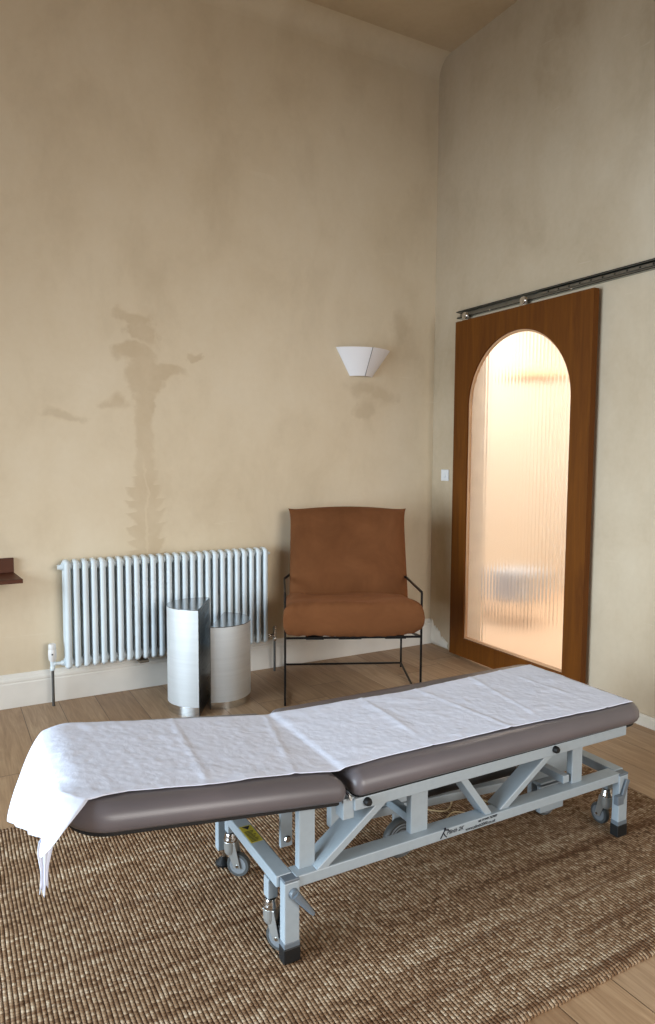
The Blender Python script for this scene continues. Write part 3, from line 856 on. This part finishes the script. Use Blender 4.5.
# swivel castors
def castor(x, y, ang, dz=0):
    r = .040; ca, sa = math.cos(ang), math.sin(ang)
    wx, wy, wz = x + ca * .028, y + sa * .028, RZ + r + .001
    b = B(); b.tube([(x, y, .158), (x, y, ZL0 + .004)], .010, 12)
    b.lathe([(.004, .132), (.022, .132), (.0235, .136), (.0235, .141), (.021, .145), (.021, .150), (.017, .160), (.004, .162)], (x, y, 0), 'z', 20)
    stem = b.done('castor', M_chrome, tt, smooth='auto')
    b = B()
    # forked cheeks and domed hood, sweeping from the head to the axle
    for sgn in (-1, 1):
        ox, oy = -sa * .014 * sgn, ca * .014 * sgn
        pts = [(x - ca * .018 + ox, y - sa * .018 + oy, .132), (x + ca * .020 + ox, y + sa * .020 + oy, .132),
               (wx + ca * .012 + ox, wy + sa * .012 + oy, wz - .008), (wx - ca * .012 + ox, wy - sa * .012 + oy, wz - .008)]
        b.poly_prism([Vector(p) for p in pts], (-sa * .003 * sgn, ca * .003 * sgn, 0))
    b.lathe([(.003, .084), (.015, .085), (.0205, .093), (.0225, .105), (.0225, .1325), (.003, .1325)], (x, y, 0), 'z', 20)
    b.done('fork', M_fork, stem, bevel=.001)
    # wheel, axle across
    def wheel(rin, prof, nm, m):
        q = B(); rings = []
        for rr, h in prof:
            rings.append([Vector((wx - sa * h + ca * rr * math.cos(2 * PI * k / 28), wy + ca * h + sa * rr * math.cos(2 * PI * k / 28), wz + rr * math.sin(2 * PI * k / 28))) for k in range(28)])
        q.loft(rings); return q.done(nm, m, stem, smooth='auto')
    wheel(0, [(.029, -.010), (r * .94, -.010), (r, -.005), (r, .005), (r * .94, .010), (.029, .010)], 'tyre', M_tyred)
    wheel(0, [(.003, -.0105), (.0285, -.0105), (.0285, .0105), (.003, .0105)], 'wheel_disc', M_tyre)
    wheel(0, [(.001, -.019), (.005, -.019), (.005, .019), (.001, .019)], 'axle', M_chrome)
castor(-2.415, -2.085, -.75)
castor(-2.440, -2.465, -1.0)
castor(-1.045, -2.475, 1.5)
castor(-1.062, -2.090, .6)
for x, y in ((-2.415, -2.085), (-2.440, -2.465), (-1.045, -2.475), (-1.062, -2.090)):
    tb('castor_mount', (x - .016, x + .016, y - .016, y + .016, .164, ZL0 + .002))
# warning sticker on the end rail
stk = tb('warning_sticker', (XLg - .029, XLg + .010, -2.335, -2.235, ZL1 + .0005, ZL1 + .0015), mat=M_yellow, bev=0)
b = B()
for k in range(9): b.box(XLg - .025, XLg - .004 + .004 * (k % 3), -2.330 + k * .0072, -2.327 + k * .0072, ZL1 + .0015, ZL1 + .0019)
b.poly_prism([Vector((XLg - .022, -2.240, ZL1 + .0015)), Vector((XLg + .004, -2.240, ZL1 + .0015)), Vector((XLg - .009, -2.260, ZL1 + .0015))], (0, 0, .0004))
b.done('sticker_print', M_ink, stk)
# printed lettering on the front lower rail
rail_parent = [o for o in tt.children if o.name.startswith('lower_rail')][0]
def text(txt, x, z, size, name, shear=0):
    cu = bpy.data.curves.new(name, 'FONT'); cu.body = txt; cu.size = size; cu.shear = shear; cu.extrude = .0002; cu.resolution_u = 3; cu.offset = .00035
    tmp = bpy.data.objects.new('tmp', cu); COL.objects.link(tmp)
    dg = bpy.context.evaluated_depsgraph_get(); me = bpy.data.meshes.new_from_object(tmp.evaluated_get(dg))
    bpy.data.objects.remove(tmp)
    bm = bmesh.new(); bm.from_mesh(me)
    bm.transform(Matrix.Translation((x, LF - .0114, z)) @ Matrix.Rotation(PI / 2, 4, 'X'))
    q = B(); q.bm.free(); q.bm = bm
    return q.done(name, M_ink, rail_parent)
text('Plinth 2K', -1.876, .2365, .018, 'logo_lettering', .35)
text('tel: 01449 767887', -1.748, .2440, .0110, 'phone_lettering', .1)
text('www.plinth2000.co.uk', -1.800, .2285, .0138, 'web_lettering', .1)
b = B()
yl = LF - .0114
b.tube([(-1.900, yl, .229), (-1.892, yl, .241), (-1.884, yl, .253), (-1.868, yl, .251)],   .0022, 6)
b.tube([(-1.889, yl, .246), (-1.882, yl, .235), (-1.876, yl, .229)], .0020, 6)
b.lathe([(.0005, -.0004), (.004, -.0004), (.004, .0004), (.0005, .0004)], (-1.882, yl, .2575), 'y', 10)
b.done('logo_figure', M_ink, rail_parent)
# cables on the rug under the table
def cable(name, pts, r, label):
    c = B(); P = [Vector(p) for p in pts]; sm = []
    for i in range(len(P) - 1):
        p0, p1, p2, p3 = P[max(i - 1, 0)], P[i], P[i + 1], P[min(i + 2, len(P) - 1)]
        for k in range(8):
            t = k / 8
            sm.append(.5 * ((2 * p1) + (p2 - p0) * t + (2 * p0 - 5 * p1 + 4 * p2 - p3) * t * t + (3 * p1 - p0 - 3 * p2 + p3) * t ** 3))
    sm.append(P[-1]); c.tube(sm, r, 8); tag(c.done(name, M_cable, smooth=True), label, 'cable')
M_cable = simple('beige_cable', (150, 130, 96), .6)
cable('cable', [(-1.62, -2.00, .017), (-1.52, -2.10, .017), (-1.40, -2.03, .017), (-1.32, -2.13, .017), (-1.42, -2.18, .017), (-1.50, -2.13, .0215), (-1.58, -2.17, .017)], .0032, 'thin beige cable coiled on the rug under the table')

# ------------------------------------------------------------------ white sheet
def ztop(x):
    if x < -2.252: return zb_left(x) + .0715
    if x > -2.234: return .4505 - .004 * (x + 2.26) + .0695
    a = (x + 2.252) / .018
    return (zb_left(-2.252) + .0715) * (1 - a) + (.4505 + .0695) * a
FE = [(-2.95, -2.542), (-2.848, -2.517), (-2.667, -2.528), (-2.423, -2.519), (-2.277, -2.529), (-2.213, -2.528), (-2.118, -2.520), (-2.035, -2.520), (-1.828, -2.521), (-1.533, -2.526), (-1.213, -2.544), (-1.0, -2.546)]
BE = [(-2.985, -2.008), (-2.883, -2.012), (-2.499, -2.028), (-2.244, -2.034), (-2.137, -2.045), (-1.934, -2.053), (-1.722, -2.066), (-1.521, -2.056), (-1.184, -2.034), (-1.0, -2.028)]
def interp(T, x):
    if x <= T[0][0]: return T[0][1]
    for (a, p), (c, q) in zip(T[:-1], T[1:]):
        if x <= c: return p + (q - p) * (x - a) / (c - a)
    return T[-1][1]
def crease(x, y):
    z = .0025 * noise.noise(Vector((x * 4, y * 11, 2))) + .0022 * noise.noise(Vector((x * 15, y * 15, 5))) + .0010 * noise.noise(Vector((x * 40, y * 40, 7)))
    # fold lines across the sheet
    for c, s in ((-2.62, .10), (-2.33, .25), (-1.90, .05), (-1.62, -.12), (-1.40, .15), (-1.17, -.08)):
        d = x - (c + s * (y + 2.28)); z += .0026 * math.exp(-(d / .008) ** 2)
    return z
sb = B(); NXs, NYs = 300, 90
# hanging end: crest on the pad edge, then hem (x, y, z) by fraction across from the rear
HEM = [(0, (-3.087, -2.02, .340)), (.28, (-3.072, -2.18, .398)), (.56, (-3.059, -2.34, .456)), (.84, (-3.052, -2.50, .519)), (.93, (-3.057, -2.56, .526)), (1, (-3.060, -2.60, .524))]
def hem(v):
    for (a, p), (c, q) in zip(HEM[:-1], HEM[1:]):
        if v <= c:
            t = (v - a) / (c - a); return Vector(p).lerp(Vector(q), t)
    return Vector(HEM[-1][1])
def crest(v):
    v_ = min(max(v, 0), 1)
    x = -3.000 + .053 * max(0, (v_ - .86) / .14) ** 2 + .030 * max(0, (.12 - v_) / .12) ** 2
    y = -2.008 + (-2.542 + 2.008) * v_
    return Vector((x, y, ztop(x) + .002 - .016 * min(1, max(0, (.93 - v_) / .2))))
def sheet(u, v):
    HANG = .22
    if u < HANG:
        t = 1 - u / HANG              # 0 at crest, 1 at hem
        c, h = crest(v), hem(v)
        p = c.lerp(h, t)
        bulge = math.sin(PI * min(1, t * 1.0)) * .5 + math.sin(PI * t) * .5
        p.x -= .014 * (max(0, math.sin(PI * t)) ** .7) * (1 - .4 * v)
        p.z += .016 * math.sin(PI * t) * (1 - .3 * v)
        p.y -= .036 * math.sin(PI * t) ** .8 * max(0, (v - .7) / .3) ** 2 if 0 < t < 1 else 0
        fold = .008 * t * math.sin(v * 17 + 1.2 * noise.noise(Vector((v * 3, t, 1)))) * (.4 + .5 * v) * (1 - v ** 8)
        p.x += fold + .006 * t * noise.noise(Vector((v * 6, t * 2, 4)))
        p.z += .002 * t * noise.noise(Vector((v * 14, 0, 8)))
        return p
    s = (u - HANG) / (1 - HANG)
    x = crest(v).x + (-1.008 - crest(v).x) * s + .012 * noise.noise(Vector((v * 5, 3, 3))) * s
    y = (interp(BE, x) + .003 * noise.noise(Vector((x * 9, 1, 1)))) * (1 - v) + (interp(FE, x) + .003 * noise.noise(Vector((x * 9, 6, 1)))) * v
    z = ztop(x) + .0022 + max(0, crease(x, y))
    dxc = x - crest(v).x
    if dxc < .07: z -= .016 * (1 - dxc / .07) ** 2 * min(1, max(0, (.93 - v) / .2))
    # the cloth turns over the rounded edges of the pads
    for e in (y - (PYF + .055), (PYB - .055) - y, (RXb - .055) - x):
        if e < 0: z -= min(.06, (-e) ** 1.7 * 1.5)
    return Vector((x, y, z))
vs = sb.grid(sheet, NXs, NYs)
# the front corner gathered into a twisted tail
def tail(u, v):
    t = u; c = Vector((-3.049, -2.462, .452)).lerp(Vector((-3.060, -2.500, .345)), min(1, t * 1.0)); 
    c = Vector((-3.045 - .008 * t, -2.535 + .004 * math.sin(t * 5), .530 - .125 * t))
    w = .015 * (1 - .25 * t) * (1 + .25 * math.sin(t * 7)); a = .3 + .5 * t
    return c + Vector((math.cos(a) * w * (v - .5) * 2, math.sin(a) * w * (v - .5) * 1.2, .010 * t * math.sin(v * 9))) + Vector((.004, .006 * math.sin(v * PI * 3), 0))
sb.grid(tail, 24, 10)
so = sb.done('couch_sheet', M_sheet, smooth=True)
m = so.modifiers.new('thick', 'SOLIDIFY'); m.thickness = .0015; m.offset = 1
tag(so, 'crumpled white sheet spread along the padded table and hanging over its left end', 'sheet')
